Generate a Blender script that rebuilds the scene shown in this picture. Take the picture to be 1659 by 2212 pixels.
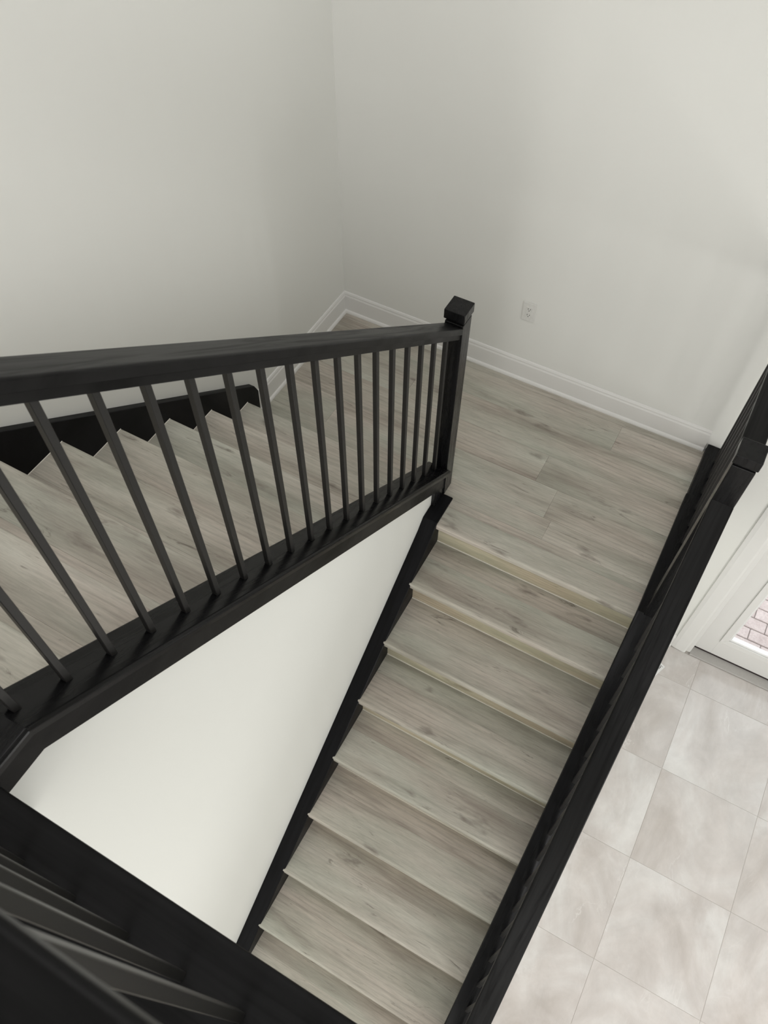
import bpy, bmesh, math, random
from mathutils import Vector
random.seed(7)
for o in list(bpy.data.objects):
    bpy.data.objects.remove(o, do_unlink=True)
scene = bpy.context.scene
COL = scene.collection

# ------------------------------------------------------------------ camera
cam_data = bpy.data.cameras.new('camera')
cam = bpy.data.objects.new('camera', cam_data)
COL.objects.link(cam)
cam.location = (1.9442, -3.0728, 3.2111)
cam.rotation_euler = (0.5998, -0.0053, 0.5062)
cam_data.sensor_fit = 'VERTICAL'
cam_data.sensor_height = 36.0
cam_data.lens = 36.0 * 1737.95 / 2212.0
cam_data.clip_start = 0.02
cam_data.dof.use_dof = True
cam_data.dof.focus_distance = 3.6
cam_data.dof.aperture_fstop = cam_data.lens / 3.0      # 3 mm wide opening, as in a phone camera
scene.camera = cam

# ------------------------------------------------------------------ world, lights, exposure
world = bpy.data.worlds.new('world')
scene.world = world
world.use_nodes = True
bg = world.node_tree.nodes['Background']
bg.inputs['Color'].default_value = (0.93, 0.96, 1.0, 1)
bg.inputs['Strength'].default_value = 3.2

def area(name, loc, rot, sx, sy, watts, color):
    d = bpy.data.lights.new(name, 'AREA')
    d.shape = 'RECTANGLE'; d.size = sx; d.size_y = sy
    d.energy = watts; d.color = color
    o = bpy.data.objects.new(name, d); COL.objects.link(o)
    o.location = loc; o.rotation_euler = rot
    return o
PI = math.pi
Y_REAR = -8.0
# added unseen area lights: fill from entrance side and rear, and from overhead
area('fill_entrance_side', (5.18, -3.0, -0.1), (0, PI/2, 0), 2.2, 2.2, 88, (1.0, 0.985, 0.965))  # added fill from the right; that wall has no window
area('fill_lower_rear', (2.0, Y_REAR+0.07, -0.35), (PI/2, 0, 0), 1.6, 2.5, 50, (1.0, 0.985, 0.965))  # added low fill from behind; no window is built in the rear wall
area('fill_upper_rear', (1.9, Y_REAR+0.07, 3.1), (PI/2, 0, 0), 2.8, 1.7, 68, (1.0, 0.978, 0.978))  # added fill over the upper floor, with no window behind it
area('fill_above_stairs', (1.3, -1.9, 4.32), (0, 0, 0), 1.4, 1.8, 27, (1.0, 0.978, 0.978))  # added top fill for treads and landing; the ceiling has no skylight
area('fill_upper_hall', (2.0, -5.2, 4.32), (0, 0, 0), 1.4, 1.4, 46, (1.0, 0.978, 0.978))  # added fill below the ceiling; no lamp hangs in the upper hall
area('fill_lower_hall', (3.0, -5.2, 1.38), (0, 0, 0), 1.2, 1.2, 32, (1.0, 0.985, 0.965))  # added fill beneath the upper floor, without any lamp

vs = scene.view_settings
vs.view_transform = 'Standard'
vs.look = 'None'
vs.gamma = 1.0
vs.use_curve_mapping = False
vs.exposure = -0.07

# ------------------------------------------------------------------ materials
def nodes(name):
    m = bpy.data.materials.new(name); m.use_nodes = True
    nt = m.node_tree
    return m, nt, nt.nodes['Principled BSDF']
def N(nt, kind, **kw):
    n = nt.nodes.new(kind)
    for k, v in kw.items(): setattr(n, k, v)
    return n
def mix(nt, fac, a, b, blend='MIX'):
    n = N(nt, 'ShaderNodeMix', data_type='RGBA', blend_type=blend)
    for sock, val in (('Factor', fac), ('A', a), ('B', b)):
        if sock == 'Factor': s = n.inputs[0]
        else: s = [i for i in n.inputs if i.name == sock and i.type == 'RGBA'][0]
        if hasattr(val, 'type') and hasattr(val, 'is_linked'): nt.links.new(val, s)
        elif isinstance(val, (int, float)): s.default_value = val
        else: s.default_value = (*val, 1)
    return [o for o in n.outputs if o.type == 'RGBA'][0]
def ramp(nt, fac, stops):
    r = N(nt, 'ShaderNodeValToRGB')
    el = r.color_ramp.elements
    el[0].position, el[0].color = stops[0][0], (*stops[0][1], 1)
    el[1].position, el[1].color = stops[-1][0], (*stops[-1][1], 1)
    for p, c in stops[1:-1]:
        e = el.new(p); e.color = (*c, 1)
    nt.links.new(fac, r.inputs['Fac'])
    return r.outputs['Color']
def grey(v): return (v, v, v)
def coords(nt, scale, seed_by_object=True, slope=False):
    """object coordinates (metres), shifted for every object so that copies differ; grain runs along local x"""
    tc = N(nt, 'ShaderNodeTexCoord')
    src = tc.outputs['Object']
    if slope:
        sep = N(nt, 'ShaderNodeSeparateXYZ'); nt.links.new(src, sep.inputs[0])
        add = N(nt, 'ShaderNodeMath', operation='ADD')
        nt.links.new(sep.outputs['Y'], add.inputs[0]); nt.links.new(sep.outputs['Z'], add.inputs[1])
        cmb = N(nt, 'ShaderNodeCombineXYZ')
        nt.links.new(sep.outputs['X'], cmb.inputs['X']); nt.links.new(add.outputs[0], cmb.inputs['Y'])
        src = cmb.outputs[0]
    if seed_by_object:
        oi = N(nt, 'ShaderNodeObjectInfo')
        mul = N(nt, 'ShaderNodeVectorMath', operation='MULTIPLY')
        cmb2 = N(nt, 'ShaderNodeCombineXYZ')
        for ax in 'XYZ': nt.links.new(oi.outputs['Random'], cmb2.inputs[ax])
        nt.links.new(cmb2.outputs[0], mul.inputs[0]); mul.inputs[1].default_value = (37.0, 53.0, 71.0)
        a = N(nt, 'ShaderNodeVectorMath', operation='ADD')
        nt.links.new(src, a.inputs[0]); nt.links.new(mul.outputs[0], a.inputs[1])
        src = a.outputs[0]
    out = []
    for s in scale:
        v = N(nt, 'ShaderNodeVectorMath', operation='MULTIPLY')
        nt.links.new(src, v.inputs[0]); v.inputs[1].default_value = s
        out.append(v.outputs[0])
    return out
def noise(nt, vec, scale=1.0, detail=4.0, rough=0.55, dist=0.0):
    n = N(nt, 'ShaderNodeTexNoise'); n.inputs['Scale'].default_value = scale
    n.inputs['Detail'].default_value = detail; n.inputs['Roughness'].default_value = rough
    n.inputs['Distortion'].default_value = dist
    nt.links.new(vec, n.inputs['Vector'])
    return n.outputs['Fac']
def bump(nt, bsdf, h, strength, dist=0.001):
    b = N(nt, 'ShaderNodeBump'); b.inputs['Strength'].default_value = strength
    b.inputs['Distance'].default_value = dist
    nt.links.new(h, b.inputs['Height']); nt.links.new(b.outputs[0], bsdf.inputs['Normal'])

def plank_material(name, tint):
    m, nt, b = nodes(name)
    v1, v2, v3, v4, v5 = coords(nt, [(1.2, 9, 9), (13.0, 190, 190), (1.3, 5, 5), (3.6, 24, 24), (5.5, 52, 52)], slope=True)
    broad = noise(nt, v1, 1.0, 3, 0.5, 0.5)
    mid = noise(nt, v5, 1.0, 4, 0.6, 0.5)
    fine = noise(nt, v2, 1.0, 3, 0.65, 0.2)
    hue = noise(nt, v3, 1.0, 2, 0.5)
    t = tint
    def T(r, g, b_): return (r*t[0], g*t[1], b_*t[2])
    c = ramp(nt, broad, [(0.30, T(0.335, 0.312, 0.270)), (0.48, T(0.465, 0.444, 0.392)), (0.70, T(0.565, 0.545, 0.490))])
    c = mix(nt, 0.85, c, ramp(nt, mid, [(0.28, grey(0.85)), (0.5, grey(1.0)), (0.75, grey(1.05))]), 'MULTIPLY')
    c = mix(nt, 0.9, c, ramp(nt, fine, [(0.30, grey(0.83)), (0.62, grey(1.045))]), 'MULTIPLY')
    c = mix(nt, 1.0, c, ramp(nt, hue, [(0.34, (0.962, 1.0, 0.972)), (0.66, (1.042, 0.985, 0.972))]), 'MULTIPLY')
    # thin dark cracks along the grain, only here and there
    crack = noise(nt, v4, 1.0, 7, 0.72, 1.3)
    cr = ramp(nt, crack, [(0.30, grey(0.8)), (0.395, grey(0.0))])
    c = mix(nt, cr, c, T(0.17, 0.15, 0.125))
    # knots, wobbled so that they are not round
    vk, = coords(nt, [(2.6, 7.5, 7.5)], slope=True)
    vor = N(nt, 'ShaderNodeTexVoronoi'); vor.inputs['Scale'].default_value = 1.0
    wob = N(nt, 'ShaderNodeVectorMath', operation='ADD')
    nz = N(nt, 'ShaderNodeTexNoise'); nz.inputs['Scale'].default_value = 3.5; nz.inputs['Detail'].default_value = 5.0
    nt.links.new(vk, nz.inputs['Vector'])
    sc = N(nt, 'ShaderNodeVectorMath', operation='SCALE'); sc.inputs['Scale'].default_value = 0.75
    nt.links.new(nz.outputs['Color'], sc.inputs[0])
    nt.links.new(vk, wob.inputs[0]); nt.links.new(sc.outputs[0], wob.inputs[1])
    nt.links.new(wob.outputs[0], vor.inputs['Vector'])
    kn = ramp(nt, vor.outputs['Distance'], [(0.03, grey(0.75)), (0.20, grey(0.0))])
    c = mix(nt, kn, c, T(0.19, 0.165, 0.14))
    # cathedral grain lines
    wv = N(nt, 'ShaderNodeTexWave', wave_type='RINGS', rings_direction='Z')
    wv.inputs['Scale'].default_value = 2.2; wv.inputs['Distortion'].default_value = 7.0
    wv.inputs['Detail'].default_value = 2.5; wv.inputs['Detail Scale'].default_value = 0.7
    vw, = coords(nt, [(0.55, 6.5, 6.5)], slope=True)
    nt.links.new(vw, wv.inputs['Vector'])
    wl = ramp(nt, wv.outputs['Fac'], [(0.0, grey(0.84)), (0.22, grey(1.0)), (0.9, grey(1.04))])
    gate = ramp(nt, hue, [(0.45, grey(0.1)), (0.6, grey(0.75))])
    c = mix(nt, gate, c, mix(nt, 1.0, c, wl, 'MULTIPLY'))
    oi = N(nt, 'ShaderNodeObjectInfo')
    ov = ramp(nt, oi.outputs['Random'], [(0.0, (0.96, 0.96, 0.95)), (0.5, (0.99, 0.985, 0.98)), (1.0, (1.02, 1.015, 1.02))])
    c = mix(nt, 1.0, c, ov, 'MULTIPLY')
    nt.links.new(c, b.inputs['Base Color'])
    b.inputs['Roughness'].default_value = 0.52
    b.inputs['Specular IOR Level'].default_value = 0.35
    bump(nt, b, fine, 0.25, 0.0006)
    return m

def black_wood(name, col, rough, grain_axis, spec=0.14):
    m, nt, b = nodes(name)
    s1 = {'y': (34, 1.6, 2.0), 'x': (1.6, 34, 40), 'z': (60, 60, 3)}[grain_axis]
    s2 = {'y': (300, 12, 14), 'x': (12, 300, 300), 'z': (240, 240, 9)}[grain_axis]
    v1, v2 = coords(nt, [s1, s2])
    wv = noise(nt, v1, 1.0, 5, 0.6, 1.2)
    fine = noise(nt, v2, 1.0, 3, 0.6)
    c = ramp(nt, wv, [(0.36, tuple(x*0.40 for x in col)), (0.5, col), (0.70, tuple(x*1.5 for x in col))])
    nt.links.new(c, b.inputs['Base Color'])
    r = mix(nt, 0.3, ramp(nt, wv, [(0.36, grey(rough + 0.14)), (0.58, grey(rough - 0.05))]), ramp(nt, fine, [(0.3, grey(rough - 0.03)), (0.7, grey(rough + 0.05))]))
    nt.links.new(r, b.inputs['Roughness'])
    b.inputs['Specular IOR Level'].default_value = spec
    bump(nt, b, fine, 0.06, 0.0002)
    return m

def paint(name, col, rough=0.6, orange=0.12):
    m, nt, b = nodes(name)
    v1, v2 = coords(nt, [(1, 1, 1), (260, 260, 260)], seed_by_object=False)
    big = noise(nt, v1, 0.8, 3)
    c = ramp(nt, big, [(0.3, tuple(x*0.985 for x in col)), (0.7, col)])
    nt.links.new(c, b.inputs['Base Color'])
    b.inputs['Roughness'].default_value = rough
    b.inputs['Specular IOR Level'].default_value = 0.3
    if orange: bump(nt, b, noise(nt, v2, 1.0, 2), orange, 0.0004)
    return m

def plain(name, col, rough=0.5, metal=0.0, spec=0.5):
    m, nt, b = nodes(name)
    v, = coords(nt, [(90, 90, 90)])
    n = noise(nt, v, 1.0, 2)
    c = ramp(nt, n, [(0.3, tuple(x*0.94 for x in col)), (0.7, col)])
    nt.links.new(c, b.inputs['Base Color'])
    b.inputs['Roughness'].default_value = rough
    b.inputs['Metallic'].default_value = metal
    b.inputs['Specular IOR Level'].default_value = spec
    return m

def tile_material():
    m, nt, b = nodes('porcelain_tile')
    v1, v2, v3 = coords(nt, [(2.3, 1.5, 1), (4.5, 2.3, 1), (7.5, 5.0, 1)])
    cloud = noise(nt, v1, 1.0, 6, 0.6, 0.8)
    c = ramp(nt, cloud, [(0.32, (0.535, 0.492, 0.462)), (0.5, (0.64, 0.602, 0.578)), (0.66, (0.73, 0.71, 0.69))])
    smoky = noise(nt, v3, 1.0, 7, 0.65, 0.5)
    sm = ramp(nt, smoky, [(0.3, grey(0.87)), (0.7, grey(1.07))])
    c = mix(nt, 0.8, c, sm, 'MULTIPLY')
    vein = noise(nt, v2, 0.8, 5, 0.6, 1.6)
    ve = ramp(nt, vein, [(0.486, grey(0.0)), (0.498, grey(0.55)), (0.502, grey(0.55)), (0.514, grey(0.0))])
    gate = noise(nt, v1, 1.7, 2, 0.5)
    ga = ramp(nt, gate, [(0.56, grey(0.0)), (0.70, grey(1.0))])
    vg = mix(nt, 1.0, ve, ga, 'MULTIPLY')
    c = mix(nt, vg, c, (0.78, 0.76, 0.74))
    nt.links.new(c, b.inputs['Base Color'])
    b.inputs['Roughness'].default_value = 0.13
    b.inputs['Specular IOR Level'].default_value = 0.5
    return m

def paver_material():
    m, nt, b = nodes('paver_concrete')
    v1, v2 = coords(nt, [(9, 9, 9), (80, 80, 80)])
    a = noise(nt, v1, 1.0, 5); f = noise(nt, v2, 1.0, 3)
    c = ramp(nt, a, [(0.3, (0.42, 0.335, 0.325)), (0.7, (0.55, 0.46, 0.45))])
    c = mix(nt, 0.7, c, ramp(nt, f, [(0.3, grey(0.75)), (0.7, grey(1.15))]), 'MULTIPLY')
    nt.links.new(c, b.inputs['Base Color'])
    b.inputs['Roughness'].default_value = 0.9
    bump(nt, b, f, 0.5, 0.002)
    return m

def glass_material():
    m = bpy.data.materials.new('window_glass'); m.use_nodes = True
    nt = m.node_tree; nt.nodes.clear()
    out = N(nt, 'ShaderNodeOutputMaterial'); mx = N(nt, 'ShaderNodeMixShader')
    tr = N(nt, 'ShaderNodeBsdfTransparent'); tr.inputs['Color'].default_value = (0.93, 0.95, 0.94, 1)
    gl = N(nt, 'ShaderNodeBsdfGlossy'); gl.inputs['Roughness'].default_value = 0.02
    fr = N(nt, 'ShaderNodeLayerWeight'); fr.inputs['Blend'].default_value = 0.12
    nt.links.new(fr.outputs['Facing'], mx.inputs[0]); nt.links.new(tr.outputs[0], mx.inputs[1])
    nt.links.new(gl.outputs[0], mx.inputs[2]); nt.links.new(mx.outputs[0], out.inputs['Surface'])
    return m

M = dict(
    wall=paint('wall_paint', (0.768, 0.772, 0.738), 0.62),
    well=paint('well_wall_paint', (0.795, 0.805, 0.77), 0.6),
    trim=paint('trim_paint', (0.775, 0.772, 0.75), 0.38, 0),
    ceiling=paint('ceiling_paint', (0.84, 0.84, 0.82), 0.8),
    plank=plank_material('oak_vinyl_plank', (1.0, 1.0, 1.0)),
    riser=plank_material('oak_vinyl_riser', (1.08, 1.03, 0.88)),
    rail=black_wood('ebony_stained_oak_along_y', (0.011, 0.011, 0.0112), 0.36, 'y', 0.11),
    railx=black_wood('ebony_stained_oak_along_x', (0.006, 0.006, 0.0062), 0.40, 'x', 0.10),
    shoe=black_wood('ebony_stained_shoe', (0.006, 0.006, 0.0065), 0.24, 'y', 0.19),
    newel=black_wood('ebony_stained_newel', (0.010, 0.010, 0.0104), 0.24, 'z', 0.2),
    skirt=black_wood('ebony_stained_skirt', (0.004, 0.004, 0.005), 0.45, 'y'),
    metal=plain('black_powder_coated_metal', (0.022, 0.0216, 0.0206), 0.40, 0.0, 0.3),
    caulk=plain('white_caulk', (0.86, 0.83, 0.75), 0.6),
    tile=tile_material(),
    grout=plain('tile_grout', (0.46, 0.43, 0.40), 0.9),
    paver=paver_material(),
    joint=plain('paver_joint_sand', (0.34, 0.295, 0.285), 1.0),
    glass=glass_material(),
    door=paint('door_paint', (0.755, 0.752, 0.73), 0.4, 0),
    bead=plain('white_vinyl_bead', (0.86, 0.86, 0.85), 0.25),
    rubber=plain('dark_brown_door_sweep', (0.022, 0.013, 0.014), 0.6),
    sill=plain('grey_metal_sill', (0.47, 0.455, 0.435), 0.35),
    plate=plain('white_plastic_plate', (0.74, 0.74, 0.71), 0.35),
    slot=plain('dark_slot', (0.02, 0.02, 0.02), 0.8),
    paper=plain('white_card', (0.86, 0.86, 0.85), 0.7),
    ink=plain('black_ink', (0.02, 0.02, 0.025), 0.7),
    slab=paint('slab_underside', (0.6, 0.6, 0.58), 0.8, 0),
)

# ------------------------------------------------------------------ geometry helpers
def link(name, me, mat, parent=None, loc=(0, 0, 0)):
    o = bpy.data.objects.new(name, me); COL.objects.link(o)
    if mat is not None and not me.materials: me.materials.append(M[mat])
    w = Vector(loc)
    if parent is not None:
        o.parent = parent
        q = parent
        while q is not None:
            w = w - q.location; q = q.parent
    o.location = w
    return o
def mesh_from(name, verts, faces, bevel=0.0, segs=1, smooth=False):
    bm = bmesh.new()
    vs_ = [bm.verts.new(v) for v in verts]
    for f in faces: bm.faces.new([vs_[i] for i in f])
    bmesh.ops.recalc_face_normals(bm, faces=bm.faces)
    if bevel > 0:
        ed = [e for e in bm.edges if len(e.link_faces) == 2 and e.calc_face_angle(0) > 0.3]
        bmesh.ops.bevel(bm, geom=ed, offset=bevel, segments=segs, affect='EDGES', profile=0.5, clamp_overlap=True)
    me = bpy.data.meshes.new(name); bm.to_mesh(me); bm.free()
    if smooth:
        for p in me.polygons: p.use_smooth = True
    return me
BOXF = [(0, 1, 3, 2), (4, 6, 7, 5), (0, 4, 5, 1), (2, 3, 7, 6), (0, 2, 6, 4), (1, 5, 7, 3)]
def box_mesh(name, sx, sy, sz, bevel=0.0, segs=1):
    v = [(x*sx/2, y*sy/2, z*sz/2) for x in (-1, 1) for y in (-1, 1) for z in (-1, 1)]
    return mesh_from(name, v, BOXF, bevel, segs)
def box(name, a, b, mat, parent=None, bevel=0.0, segs=1):
    """box between two corners, its origin at its centre"""
    s = [abs(b[i]-a[i]) for i in range(3)]; c = [(a[i]+b[i])/2 for i in range(3)]
    return link(name, box_mesh(name, *s, bevel, segs), mat, parent, c)
def sweep(name, profile, path, perp, mat, parent=None, bevel=0.0, segs=1):
    """closed profile [(sideways, up)] carried along a path of points; cut vertically at each point"""
    perp = Vector(perp); n = len(profile)
    o0 = Vector(path[0]); verts = []
    for p in path:
        for h, u in profile:
            verts.append(tuple(Vector(p) - o0 + perp*h + Vector((0, 0, u))))
    faces = [tuple(range(n)), tuple(range((len(path)-1)*n, len(path)*n))]
    for k in range(len(path)-1):
        for i in range(n):
            j = (i+1) % n
            faces.append((k*n+i, k*n+j, (k+1)*n+j, (k+1)*n+i))
    return link(name, mesh_from(name, verts, faces, bevel, segs), mat, parent, path[0])
def prism_x(name, poly, x0, x1, mat, parent=None, bevel=0.0, segs=1, loc=None, me_only=False):
    """polygon in (y, z) pushed along x"""
    cx = (x0+x1)/2; cy = sum(p[0] for p in poly)/len(poly); cz = sum(p[1] for p in poly)/len(poly)
    n = len(poly)
    v = [(x0-cx, p[0]-cy, p[1]-cz) for p in poly] + [(x1-cx, p[0]-cy, p[1]-cz) for p in poly]
    f = [tuple(range(n)), tuple(range(n, 2*n))] + [(i, (i+1) % n, (i+1) % n + n, i+n) for i in range(n)]
    me = mesh_from(name, v, f, bevel, segs)
    if me_only: return me, (cx, cy, cz)
    return link(name, me, mat, parent, (cx, cy, cz))
def thing(name, loc, label=None, cat=None, group=None, kind=None):
    o = bpy.data.objects.new(name, None); COL.objects.link(o)
    o.empty_display_size = 0.1
    o.location = loc
    tag(o, label, cat, group, kind)
    return o
def tag(o, label=None, cat=None, group=None, kind=None):
    for k, v in (('label', label), ('category', cat), ('group', group), ('kind', kind)):
        if v: o[k] = v
    return o
def struct(o, label, cat): return tag(o, label, cat, None, 'structure')

# ------------------------------------------------------------------ measured numbers (metres; landing floor is z = 0)
GOING, HR = 0.255, 0.1812            # lower flight
LR = 1.0548                          # y of the first riser of the lower flight
XL, XR = 1.144, 2.1455                # ends of the lower treads
GL, HL = 0.2505, 0.1893              # upper flight
LL = 1.0034                          # y of the first nosing of the upper flight
MR, ML = HR/GOING, HL/GL
FLOOR = -1.90                        # entrance floor
UP = 9*HL                            # upper floor
NXL, NYL = 1.0608, -0.8674           # left newel
NXR, NYR = 2.208, -1.050             # right newel
def shoe_z(y): return -0.4867 - ML*y             # top of the upper flight's shoe
def nose_r(y): return -MR*(-y - LR) + 0.025      # nosing line of the lower flight
CEIL = 4.35
X1, Y1 = 5.25, -8.0                  # far corner of the house built here

# ------------------------------------------------------------------ the setting
struct(box('wall_left', (-0.12, Y1, FLOOR-0.05), (0.0, 0.0, CEIL), 'wall'), 'off-white painted wall beside the upper flight of stairs', 'wall')
wb = thing('wall_back', (2.6, 0.06, FLOOR), 'off-white painted wall behind the landing, with the entrance door in it', 'wall', kind='structure')
DX0, DX1, DTOP = 2.672, 3.60, 0.18   # door opening
box('wall_panel', (-0.12, 0.0, FLOOR-0.05), (DX0-0.02, 0.14, CEIL), 'wall', wb)
SX0, SX1, SZ0, SZ1 = 3.70, 4.02, -1.62, 0.05     # narrow window beside the door
box('wall_panel', (DX1+0.02, 0.0, FLOOR-0.05), (SX0, 0.14, CEIL), 'wall', wb)
box('wall_panel', (SX1, 0.0, FLOOR-0.05), (X1, 0.14, CEIL), 'wall', wb)
box('wall_panel', (SX0, 0.0, FLOOR-0.05), (SX1, 0.14, SZ0), 'wall', wb)
box('wall_panel', (SX0, 0.0, SZ1), (SX1, 0.14, CEIL), 'wall', wb)
box('wall_panel', (DX0-0.02, 0.0, DTOP+0.02), (DX1+0.02, 0.14, CEIL), 'wall', wb)
struct(box('wall_right', (X1, Y1, FLOOR-0.05), (X1+0.12, 0.14, CEIL), 'wall'), 'off-white painted wall on the entrance side', 'wall')
struct(box('wall_rear', (-0.12, Y1-0.12, FLOOR-0.05), (X1+0.12, Y1, CEIL), 'wall'), 'off-white painted wall of the upper hall behind the railing', 'wall')
struct(box('ceiling', (-0.12, Y1-0.12, CEIL), (X1+0.12, 0.14, CEIL+0.1), 'ceiling'), 'white ceiling above the stairwell', 'ceiling')

# entrance floor of tiles
fl = thing('floor', (3.7, -3.5, FLOOR), 'polished beige porcelain tile floor of the entrance hall', 'floor', kind='structure')
box('grout_bed', (-0.12, Y1, FLOOR-0.12), (X1, 0.14, FLOOR-0.0012), 'grout', fl)
TS = 0.605
xs = [2.275, 2.762, 2.762+TS, 2.762+2*TS, 2.762+3*TS, X1]
ys = [-0.02] + [-0.258-TS*k for k in range(9)]
tile_cache = {}
for i in range(len(xs)-1):
    for j in range(len(ys)-1):
        sx, sy = round(xs[i+1]-xs[i]-0.0018, 4), round(ys[j]-ys[j+1]-0.0018, 4)
        if (sx, sy) not in tile_cache:
            tile_cache[(sx, sy)] = box_mesh('tile', sx, sy, 0.010, 0.0009)
        link('tile', tile_cache[(sx, sy)], 'tile', fl, ((xs[i]+xs[i+1])/2, (ys[j]+ys[j+1])/2, FLOOR-0.005))

# landing: planks over a slab
ld = thing('floor_landing', (1.07, -0.52, 0), 'grey oak plank floor of the half-way landing', 'floor', kind='structure')
box('landing_slab', (0.0, -1.048, -0.22), (2.27, 0.0, -0.009), 'slab', ld)
rows = [(-0.014, -0.062, []), (-0.062, -0.246, [1.72]), (-0.246, -0.430, [0.62]), (-0.430, -0.614, [1.46]),
        (-0.614, -0.798, [0.35, 1.58]), (-0.798, -0.918, [1.62]), (-0.918, -0.965, [0.9])]
for y0, y1, cuts in rows:
    xx = [0.012] + cuts + [2.15]
    for k in range(len(xx)-1):
        box('plank', (xx[k]+0.0002, y1+0.0002, -0.009), (xx[k+1]-0.0002, y0-0.0002, 0.0), 'plank', ld, 0.0005)

# upper floor
uf = thing('floor_upper', (2.0, -5.5, UP), 'grey oak plank floor of the upper hall', 'floor', kind='structure')
box('floor_slab', (0.0, Y1, UP-0.30), (4.2, -3.055, UP-0.009), 'slab', uf)
y = -3.06
while y > -4.6:
    cut = 1.2 + 1.6*random.random()
    for a, b_ in ((0.01, cut), (cut, 4.19)):
        box('plank', (a+0.0006, y-0.1835, UP-0.009), (b_-0.0006, y-0.0006, UP), 'plank', uf, 0.0007)
    y -= 0.184

# wall of the stair well, under the upper flight's railing
ww = [(-0.915, FLOOR-0.04), (-0.915, shoe_z(-0.915)-0.03), (-2.944, shoe_z(-2.944)-0.03), (-3.20, shoe_z(-2.944)-0.03), (-3.20, UP-0.31), (-4.6, UP-0.31), (-4.6, FLOOR-0.04)]
wm = prism_x('wall_well', ww, 1.012, 1.075, 'well')
struct(wm, 'white triangular wall between the two flights of stairs', 'wall')
# wall carrying the outer side of the lower flight and of the landing
wo = [(-0.002, FLOOR-0.04), (-0.002, -0.03), (-1.05, -0.03), (-2.9, nose_r(-2.9)-0.05), (-3.55, FLOOR+0.05), (-3.55, FLOOR-0.04)]
struct(prism_x('wall_outer', wo, 2.162, 2.262, 'well'), 'white wall under the outer side of the lower flight', 'wall')

# baseboards
def baseboard(name, path, perp, label, end=None):
    t = thing(name, path[0], label, 'baseboard', kind='structure')
    prof = [(0, 0.0), (0.013, 0.0), (0.013, 0.112), (0.0095, 0.121), (0.0095, 0.129), (0.006, 0.138), (0, 0.141)]
    sweep('board', prof, path, perp, 'trim', t)
    sh = [(0.0125, 0.0), (0.024, 0.0), (0.0235, 0.008), (0.020, 0.015), (0.0125, 0.020)]
    sweep('shoe_molding', sh, path, perp, 'trim', t)
    return t
baseboard('baseboard_back', [(0.002, -0.0005, 0), (2.134, -0.0005, 0)], (0, -1, 0), 'white baseboard along the landing under the outlet')
baseboard('baseboard_left', [(0.0005, -0.002, 0), (0.0005, -0.918, 0)], (1, 0, 0), 'white baseboard on the landing beside the black skirt board')
baseboard('baseboard_entrance', [(2.27, -0.0005, FLOOR), (2.549, -0.0005, FLOOR)], (0, -1, 0), 'white baseboard beside the entrance door casing')

# entrance door
dr = thing('door_1', (3.13, 0.05, FLOOR), 'white entrance door with a tall glass pane', 'door', kind='structure')
cas = [(0.0, 0.0), (0.0, 0.018), (0.012, 0.022), (0.075, 0.017), (0.100, 0.010), (0.100, 0.0)]
def casing_v(x_in, sgn):
    v = []; n = len(cas)
    for z in (FLOOR, DTOP+0.10):
        for w, t in cas: v.append((x_in + sgn*w, -t, z))
    f = [tuple(range(n)), tuple(range(n, 2*n))] + [(i, (i+1) % n, (i+1) % n+n, i+n) for i in range(n)]
    link('casing', mesh_from('casing', v, f, 0.001), 'trim', dr)
casing_v(2.650, -1); casing_v(DX1+0.022, 1)
box('casing', (2.650, -0.02, DTOP), (DX1+0.022, 0.0, DTOP+0.1), 'trim', dr, 0.002)
box('jamb', (2.640, -0.001, FLOOR), (2.680, 0.139, DTOP), 'trim', dr, 0.001)
box('jamb', (DX1-0.008, -0.001, FLOOR), (DX1+0.032, 0.139, DTOP), 'trim', dr, 0.001)
box('threshold', (2.68, -0.018, FLOOR-0.002), (DX1-0.008, 0.15, FLOOR+0.012), 'sill', dr, 0.002)
box('door_sweep', (2.682, 0.049, FLOOR+0.012), (DX1-0.01, 0.088, FLOOR+0.028), 'rubber', dr, 0.001)
GX0, GX1, GZ0, GZ1 = 2.845, 3.44, -1.640, 0.02   # clear glass
DB = FLOOR+0.028
box('stile', (2.683, 0.050, DB), (GX0-0.045, 0.092, DTOP-0.004), 'door', dr, 0.001)
box('stile', (GX1+0.045, 0.050, DB), (DX1-0.011, 0.092, DTOP-0.004), 'door', dr, 0.001)
box('rail', (GX0-0.045, 0.050, DB), (GX1+0.045, 0.092, GZ0-0.045), 'door', dr, 0.001)
box('rail', (GX0-0.045, 0.050, GZ1+0.045), (GX1+0.045, 0.092, DTOP-0.004), 'door', dr, 0.001)
# raised frame around the glass: four mitred lengths
def frame4(name, x0, x1, z0, z1, w, ya, yb, mat):
    out = [(x0-w, z0-w), (x1+w, z0-w), (x1+w, z1+w), (x0-w, z1+w)]
    inn = [(x0, z0), (x1, z0), (x1, z1), (x0, z1)]
    for k in range(4):
        j = (k+1) % 4
        q = [out[k], out[j], inn[j], inn[k]]
        v = [(p[0], ya if i < 2 else ya+0.006, p[1]) for i, p in enumerate(q)] + [(p[0], yb, p[1]) for p in q]
        f = [(0, 1, 2, 3), (4, 5, 6, 7)] + [(i, (i+1) % 4, (i+1) % 4+4, i+4) for i in range(4)]
        link(name, mesh_from(name, v, f, 0.0015), mat, dr)
frame4('glazing_frame', GX0, GX1, GZ0, GZ1, 0.0446, 0.040, 0.092, 'door')
frame4('glazing_bead', GX0+0.012, GX1-0.012, GZ0+0.014, GZ1-0.012, 0.0115, 0.052, 0.088, 'bead')
box('glass_pane', (GX0+0.002, 0.068, GZ0+0.004), (GX1-0.002, 0.074, GZ1-0.002), 'glass', dr)

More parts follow.
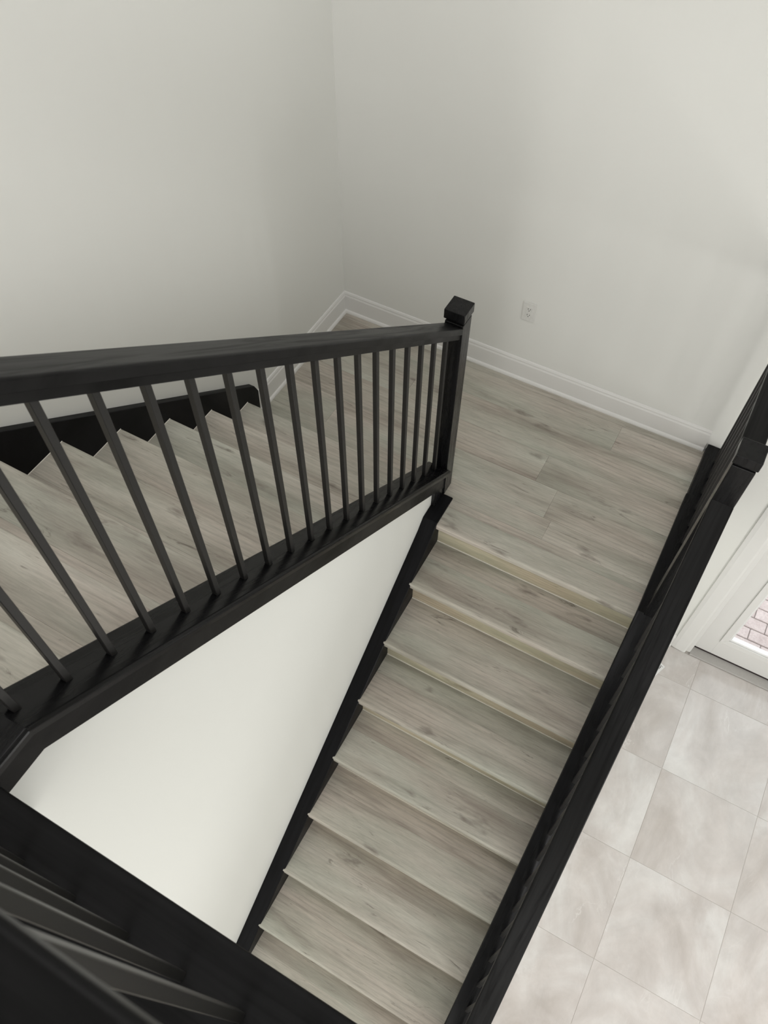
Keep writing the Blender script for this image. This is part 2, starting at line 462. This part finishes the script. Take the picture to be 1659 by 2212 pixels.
sl = thing('window_1', (3.86, 0.06, SZ0), 'narrow fixed window beside the entrance door', 'window', kind='structure')
box('window_frame', (SX0, 0.04, SZ0), (SX0+0.035, 0.10, SZ1), 'trim', sl, 0.001)
box('window_frame', (SX1-0.035, 0.04, SZ0), (SX1, 0.10, SZ1), 'trim', sl, 0.001)
box('window_frame', (SX0+0.035, 0.04, SZ0), (SX1-0.035, 0.10, SZ0+0.035), 'trim', sl, 0.001)
box('window_frame', (SX0+0.035, 0.04, SZ1-0.035), (SX1-0.035, 0.10, SZ1), 'trim', sl, 0.001)
box('window_pane', (SX0+0.035, 0.066, SZ0+0.035), (SX1-0.035, 0.072, SZ1-0.035), 'glass', sl)

# paving outside the door
pv = thing('paving_outside', (3.1, 0.9, -2.05), 'pinkish brick pavers outside the entrance door', 'paving', kind='structure')
box('sand_bed', (-1.0, 0.142, -2.12), (6.2, 6.0, -2.014), 'joint', pv)
pme = box_mesh('paver', 0.188, 0.0905, 0.06, 0.004)
for r in range(14):
    for c_ in range(11):
        link('paver', pme, 'paver', pv, (2.1 + 0.194*c_ + (0.097 if r % 2 else 0) + 0.05, 0.2165 + 0.0958*r, -2.03 + random.uniform(-0.001, 0.001)))

# ------------------------------------------------------------------ lower flight
lf = thing('staircase_lower_flight', (1.65, -1.05, FLOOR), 'lower flight of grey oak plank stairs going down from the landing', 'staircase')
def nose_poly(yb, yn, z):
    """front board of a tread: rounded nosing at y = yn, back edge at y = yb"""
    t, r = 0.030, 0.011
    pts = [(yb, z), (yn+r, z)]
    for k in range(1, 5):
        a = k*PI/8
        pts.append((yn + r - r*math.sin(a), z - r + r*math.cos(a)))
    pts += [(yn, z-t), (yn+0.022, z-t), (yn+0.022, z-0.010), (yb, z-0.010)]
    return pts
def tread(parent, x0, x1, y_back, y_nose, z, split):
    t = box('tread', (x0, y_back-split+0.0001, z-0.010), (x1, y_back, z), 'plank', parent, 0.0005)
    me, c0 = prism_x('stair_nose', nose_poly(y_back-split-0.0001, y_nose, z), x0, x1, 'plank', me_only=True)
    n = link('stair_nose', me, 'plank', t, c0)
    return t
# the landing's own nosing
me, c0 = prism_x('stair_nose', nose_poly(-0.9654, -LR-0.035, 0.0), XL, XR, 'plank', me_only=True)
link('stair_nose', me, 'plank', ld, c0)
box('plank', (0.03, -1.02, -0.009), (XL-0.10, -0.9656, 0.0), 'plank', ld, 0.0007)
lower = [(k, -(LR+GOING*k), -(k+1)*HR) for k in range(8)]        # back line and height of each tread
lower.append((8, -(LR+GOING*8), -8*HR-0.225))
zprev = 0.0
for k, yb, z in lower:
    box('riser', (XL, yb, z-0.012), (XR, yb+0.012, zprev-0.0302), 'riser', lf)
    tr = tread(lf, XL, XR, yb-0.0002, yb-GOING-0.035, z, 0.112)
    box('caulk_line', (XL, yb-0.004, z), (XR, yb+0.001, z+0.004), 'caulk', tr)
    box('caulk_line', (XL, yb-GOING-0.02, z), (XL+0.0045, yb-0.004, z+0.0015), 'caulk', tr)
    zprev = z
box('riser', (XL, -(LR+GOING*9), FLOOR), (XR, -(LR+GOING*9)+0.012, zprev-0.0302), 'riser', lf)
# carriage under the treads
prism_x('carriage', [(-LR-0.06, -HR-0.06), (-LR-0.06, -HR-0.32), (-3.25, FLOOR+0.0), (-3.25, FLOOR+0.05)], XL+0.1, XR-0.1, 'slab', lf)
# inner skirt board, its flat top running with the nosings
prof = [(0.0, 0.0), (0.0755, 0.0), (0.0755, -0.35), (0.0, -0.35)]
off = -0.025 + 0.018
path = [(1.0755, -0.912, 0.012), (1.0755, -1.085, 0.012), (1.0755, -1.135, nose_r(-1.135)+off), (1.0755, -3.36, nose_r(-3.36)+off)]
sweep('skirt_board', prof, path, (1, 0, 0), 'skirt', lf, 0.003)

# ------------------------------------------------------------------ upper flight
ufl = thing('staircase_upper_flight', (0.5, -1.0, 0), 'upper flight of grey oak plank stairs climbing beside the left wall', 'staircase')
UX0, UX1 = 0.030, 1.011
for j in range(8):
    yn = -(LL+GL*j); z = (j+1)*HL
    yr = yn - 0.030
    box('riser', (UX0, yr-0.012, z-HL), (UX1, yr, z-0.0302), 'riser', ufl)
    yb = yn - GL - 0.030
    # nosing looks away from the camera
    tb = box('tread', (UX0, yb, z-0.010), (UX1, yb+0.112, z), 'plank', ufl, 0.0005)
    t, r = 0.030, 0.011
    pts = [(yb+0.1122, z), (yn-r, z)]
    for k in range(1, 5):
        a = k*PI/8
        pts.append((yn - r + r*math.sin(a), z - r + r*math.cos(a)))
    pts += [(yn, z-t), (yn-0.022, z-t), (yn-0.022, z-0.010), (yb+0.1122, z-0.010)]
    me, c0 = prism_x('stair_nose', pts, UX0, UX1, 'plank', me_only=True)
    link('stair_nose', me, 'plank', tb, c0)
    box('caulk_line', (UX0, yb+0.01, z), (UX0+0.0085, yn-0.004, z+0.002), 'caulk', tb)
yr = -(LL+GL*8) - 0.030
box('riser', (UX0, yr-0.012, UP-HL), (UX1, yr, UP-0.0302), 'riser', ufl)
prism_x('carriage', [(-1.12, 0.02), (-1.12, 0.10), (-3.0, 8*HL-0.14), (-3.0, 8*HL-0.42), (-1.45, 0.02)], UX0+0.06, UX1-0.06, 'slab', ufl)
# skirt board on the left wall
def sk_z(y): return 0.287 + ML*(-y - LL)
sk = [(-0.922, 0.0), (-0.912, 0.185), (-0.935, sk_z(-0.935)), (-3.06, sk_z(-3.06)), (-3.06, sk_z(-3.06)-0.5), (-1.25, 0.0)]
prism_x('skirt_board', sk, 0.0005, 0.036, 'skirt', ufl, 0.0025, 2)

# ------------------------------------------------------------------ railings
def newel(parent, x, y, z0, top, w=0.0785, cw=0.088):
    n = box('newel_post', (x-w/2, y-w/2, z0), (x+w/2, y+w/2, top-0.058), 'newel', parent, 0.002)
    nk = box('newel_neck', (x-w/2+0.006, y-w/2+0.006, top-0.058), (x+w/2-0.006, y+w/2-0.006, top-0.044), 'newel', n)
    c = box('newel_cap', (x-cw/2, y-cw/2, top-0.044), (x+cw/2, y+cw/2, top), 'newel', n, 0.003, 2)
    return n
RR = 0.0065
RAIL = [(-0.040, -0.030)] + [(-0.040 + RR - RR*math.cos(k*PI/8), -RR + RR*math.sin(k*PI/8)) for k in range(5)] \
     + [(0.040 - RR + RR*math.sin(k*PI/8), -RR + RR*math.cos(k*PI/8)) for k in range(5)] + [(0.040, -0.030)]
SUB = [(-0.029, -0.057), (-0.029, -0.0340), (-0.024, -0.0340), (-0.024, -0.0302), (0.024, -0.0302), (0.024, -0.0340), (0.029, -0.0340), (0.029, -0.057)]
def handrail(parent, path, perp, mat, ext=0.0):
    h = sweep('handrail', RAIL, path, perp, mat, parent)
    sweep('rail_fillet', [(a*1.17, b_) for a, b_ in SUB], path, perp, mat, h)
    return h
BS = 0.0165
def balusters(parent, items):
    """items: (x, y, z0, z1); ends cut square and sunk a little into rail and shoe"""
    cache = {}
    for x, y_, z0, z1 in items:
        L_ = round(z1-z0, 3)
        if L_ not in cache: cache[L_] = box_mesh('baluster', BS, BS, L_, 0.0012)
        link('baluster', cache[L_], 'metal', parent, (x, y_, (z0+z1)/2))

# 1: railing of the upper flight, beside the white wall
g1 = thing('stair_railing', (NXL, -1.9, 0.6), 'black railing climbing the upper flight, ending in a square newel on the landing', 'railing')
newel(g1, NXL, NYL, -0.002, 1.1453)
yA = NYL - 0.0395
rail_top = lambda y_: shoe_z(y_) + 2.354 - 1.4756
yE = -3.115
handrail(g1, [(NXL, yA, rail_top(yA)), (NXL, yE, rail_top(yE))], (1, 0, 0), 'rail')
sh = [(-0.059, -0.030), (-0.059, -0.003), (-0.056, 0.0), (0.051, 0.0), (0.0555, -0.0015), (0.059, -0.005), (0.061, -0.010), (0.061, -0.030)]
yk = -2.944
shoe_path = [(NXL, yA+0.002, shoe_z(yA)), (NXL, yk, shoe_z(yk)), (NXL, -3.044, shoe_z(yk))]
s1 = sweep('shoe_rail', sh, shoe_path, (1, 0, 0), 'shoe', g1, 0.0015)
fa = [(0.0145, -0.150), (0.0145, -0.0302), (0.034, -0.0302), (0.034, -0.150)]
sweep('fascia_board', fa, shoe_path, (1, 0, 0), 'rail', g1, 0.001)
box('fascia_block', (1.0755, -1.003, 0.013), (1.093, -0.908, shoe_z(-0.955)-0.032), 'newel', g1, 0.001)
items = []
for i in range(-3, 16):
    yb = -2.5967 + 0.1085*i
    if yb > yA - 0.02 or yb < yk+0.02: continue
    items.append((NXL, yb, shoe_z(yb)-0.008, rail_top(yb)-0.05))
balusters(g1, items)

# 2: railing of the lower flight and of the landing's open side
g2 = thing('stair_railing', (NXR, -1.9, -0.6), 'black railing of the lower flight and landing edge, above the tile floor', 'railing')
newel(g2, NXR, NYR, 0.03, 1.172)
yf = NYR - 0.0395
rr = lambda y_: -MR*(-y_ - LR) + 0.945
handrail(g2, [(NXR, yf, rr(yf)), (NXR, -3.45, rr(-3.45))], (1, 0, 0), 'rail')
handrail(g2, [(NXR+0.002, -0.001, 1.09), (NXR+0.002, NYR+0.0395, 1.09)], (1, 0, 0), 'rail')
cap = [(-0.071, -0.035), (-0.071, -0.003), (-0.068, 0.0), (0.068, 0.0), (0.071, -0.003), (0.071, -0.035)]
zc = lambda y_: nose_r(y_) + 0.040
cpath = [(NXR, -0.355, 0.046), (NXR, -1.085, 0.046), (NXR, -3.45, zc(-3.45))]
sweep('shoe_rail', cap, cpath, (1, 0, 0), 'shoe', g2, 0.0015)
cap2 = [(a*0.955 + 0.0032, b_-0.001) for a, b_ in cap]
sweep('shoe_rail', [(a, b_) for a, b_ in cap2], [(NXR, -0.001, 0.046), (NXR, -0.354, 0.046)], (1, 0, 0), 'shoe', g2, 0.0015)
face = [(-0.062, -0.36), (-0.062, -0.0352), (-0.046, -0.0352), (-0.046, -0.36)]
sweep('skirt_board', face, [(NXR, -1.10, 0.035), (NXR, -3.45, zc(-3.45))], (1, 0, 0), 'skirt', g2)
box('curb_face', (NXR-0.066, -1.085, 0.0), (NXR-0.046, -0.001, 0.0108), 'skirt', g2)
outer = [(0.055, -0.36), (0.055, -0.0352), (0.069, -0.0352), (0.069, -0.36)]
sweep('fascia_board', outer, [(NXR, -0.001, 0.046), (NXR, -1.085, 0.046), (NXR, -3.45, zc(-3.45))], (1, 0, 0), 'rail', g2)
items = []
for i in range(20):
    yb = -1.214 - 0.1066*i
    items.append((NXR-0.006, yb, zc(yb)-0.012, rr(yb)-0.05))
for i in range(9):
    yb = -0.10 - 0.1085*i
    if yb < NYR + 0.06: break
    items.append((NXR-0.002, yb, 0.040, 1.04))
balusters(g2, items)

# 3: railing of the upper hall, under the camera
ZS = shoe_z(yk)
g3 = thing('stair_railing', (2.0, -3.12, UP), 'black level railing of the upper hall, seen from right above its handrail', 'railing')
newel(g3, NXL, -3.165, UP, 2.80)
shu = [(-0.155, -0.034), (-0.155, -0.003), (-0.152, 0.0), (-0.004, 0.0), (0.0, -0.004), (0.0, -0.034)]
sweep('shoe_rail', shu, [(1.00, -3.046, ZS), (4.18, -3.046, ZS)], (0, 1, 0), 'railx', g3, 0.002)
box('fascia_board', (1.125, -3.053, UP-0.30), (4.18, -3.047, ZS-0.0345), 'railx', g3)
handrail(g3, [(1.1003, -3.153, 2.75), (4.18, -3.153, 2.75)], (0, 1, 0), 'railx')
items = []
for i in range(-2, 24):
    items.append((1.3835 + 0.1138*i, -3.1265, ZS-0.01, 2.70))
balusters(g3, items)

# ------------------------------------------------------------------ small things
ol = thing('wall_outlet', (1.0895, 0.0, 0.455), 'white double power outlet on the wall above the landing baseboard', 'outlet')
box('cover_plate', (1.0895-0.035, -0.0055, 0.398), (1.0895+0.035, -0.0002, 0.512), 'plate', ol, 0.002, 2)
face_ = box('outlet_face', (1.0895-0.0168, -0.0075, 0.4215), (1.0895+0.0168, -0.0048, 0.4885), 'plate', ol, 0.0008)
for zc_ in (0.4735, 0.4375):
    for dx, hh in ((-0.0062, 0.0085), (0.0062, 0.007)):
        box('outlet_slot', (1.0895+dx-0.0013, -0.0079, zc_+0.003-hh/2), (1.0895+dx+0.0013, -0.0072, zc_+0.003+hh/2), 'slot', face_)
    cyl = bmesh.new()
    bmesh.ops.create_cone(cyl, cap_ends=True, segments=12, radius1=0.0026, radius2=0.0026, depth=0.0008)
    bmesh.ops.rotate(cyl, verts=cyl.verts, cent=(0, 0, 0), matrix=__import__('mathutils').Matrix.Rotation(PI/2, 3, 'X'))
    me = bpy.data.meshes.new('ground_hole'); cyl.to_mesh(me); cyl.free()
    link('ground_hole', me, 'slot', face_, (1.0895, -0.00755, zc_-0.0075))

# card on the tiles: long side from (2.564,-0.189) to (2.525,-0.289)
a0, a1 = Vector((2.566, -0.186, 0)), Vector((2.524, -0.291, 0))
cd = thing('paper_card', (2.51, -0.22, FLOOR), 'small white card with black handwriting lying on the tiles by the railing', 'card')
u = (a0-a1).normalized(); wv_ = Vector((-u.y, u.x, 0))
L_ = (a0-a1).length; Wd = 0.062
def card_pt(s, t): return a1 + u*s + wv_*t
v = []
for z in (0.0002, 0.0011):
    for s, t in ((0, 0), (L_, 0), (L_, Wd), (0, Wd)):
        p = card_pt(s, t); v.append((p.x, p.y, FLOOR+z))
link('card', mesh_from('card', v, [(0, 1, 2, 3), (4, 5, 6, 7), (0, 1, 5, 4), (1, 2, 6, 5), (2, 3, 7, 6), (3, 0, 4, 7)]), 'paper', cd)
def stroke(pts, w=0.0022):
    for k in range(len(pts)-1):
        p, q = card_pt(*pts[k]), card_pt(*pts[k+1])
        d = (q-p).normalized(); nn = Vector((-d.y, d.x, 0))*w/2
        p = p - d*w*0.4; q = q + d*w*0.4
        vv = [p-nn, q-nn, q+nn, p+nn]
        vs2 = [(x.x, x.y, FLOOR+zz) for zz in (0.0011, 0.0014) for x in vv]
        yield vs2
inkv, inkf = [], []
letters = [[(0.098, 0.010), (0.098, 0.026), (0.091, 0.020)], [(0.088, 0.018), (0.082, 0.024), (0.082, 0.016), (0.088, 0.023)],
           [(0.077, 0.016), (0.073, 0.025), (0.069, 0.017), (0.075, 0.019)], [(0.062, 0.018), (0.058, 0.026), (0.056, 0.018)],
           [(0.050, 0.018), (0.046, 0.024), (0.042, 0.019), (0.049, 0.031)], [(0.031, 0.018), (0.027, 0.026), (0.033, 0.029)],
           [(0.022, 0.015), (0.017, 0.020), (0.020, 0.026), (0.025, 0.023)]]
for lt in letters:
    for vs2 in stroke(lt):
        k0 = len(inkv); inkv += vs2
        inkf += [tuple(k0+i for i in f) for f in [(0, 1, 2, 3), (4, 5, 6, 7), (0, 1, 5, 4), (1, 2, 6, 5), (2, 3, 7, 6), (3, 0, 4, 7)]]
for vs2 in stroke([(-0.0012, 0.002), (-0.0012, 0.030)], 0.002):
    k0 = len(inkv); inkv += [(x, y_, z-0.0009) for x, y_, z in vs2]
    inkf += [tuple(k0+i for i in f) for f in [(0, 1, 2, 3), (4, 5, 6, 7), (0, 1, 5, 4), (1, 2, 6, 5), (2, 3, 7, 6), (3, 0, 4, 7)]]
link('handwriting', mesh_from('handwriting', inkv, inkf), 'ink', cd)
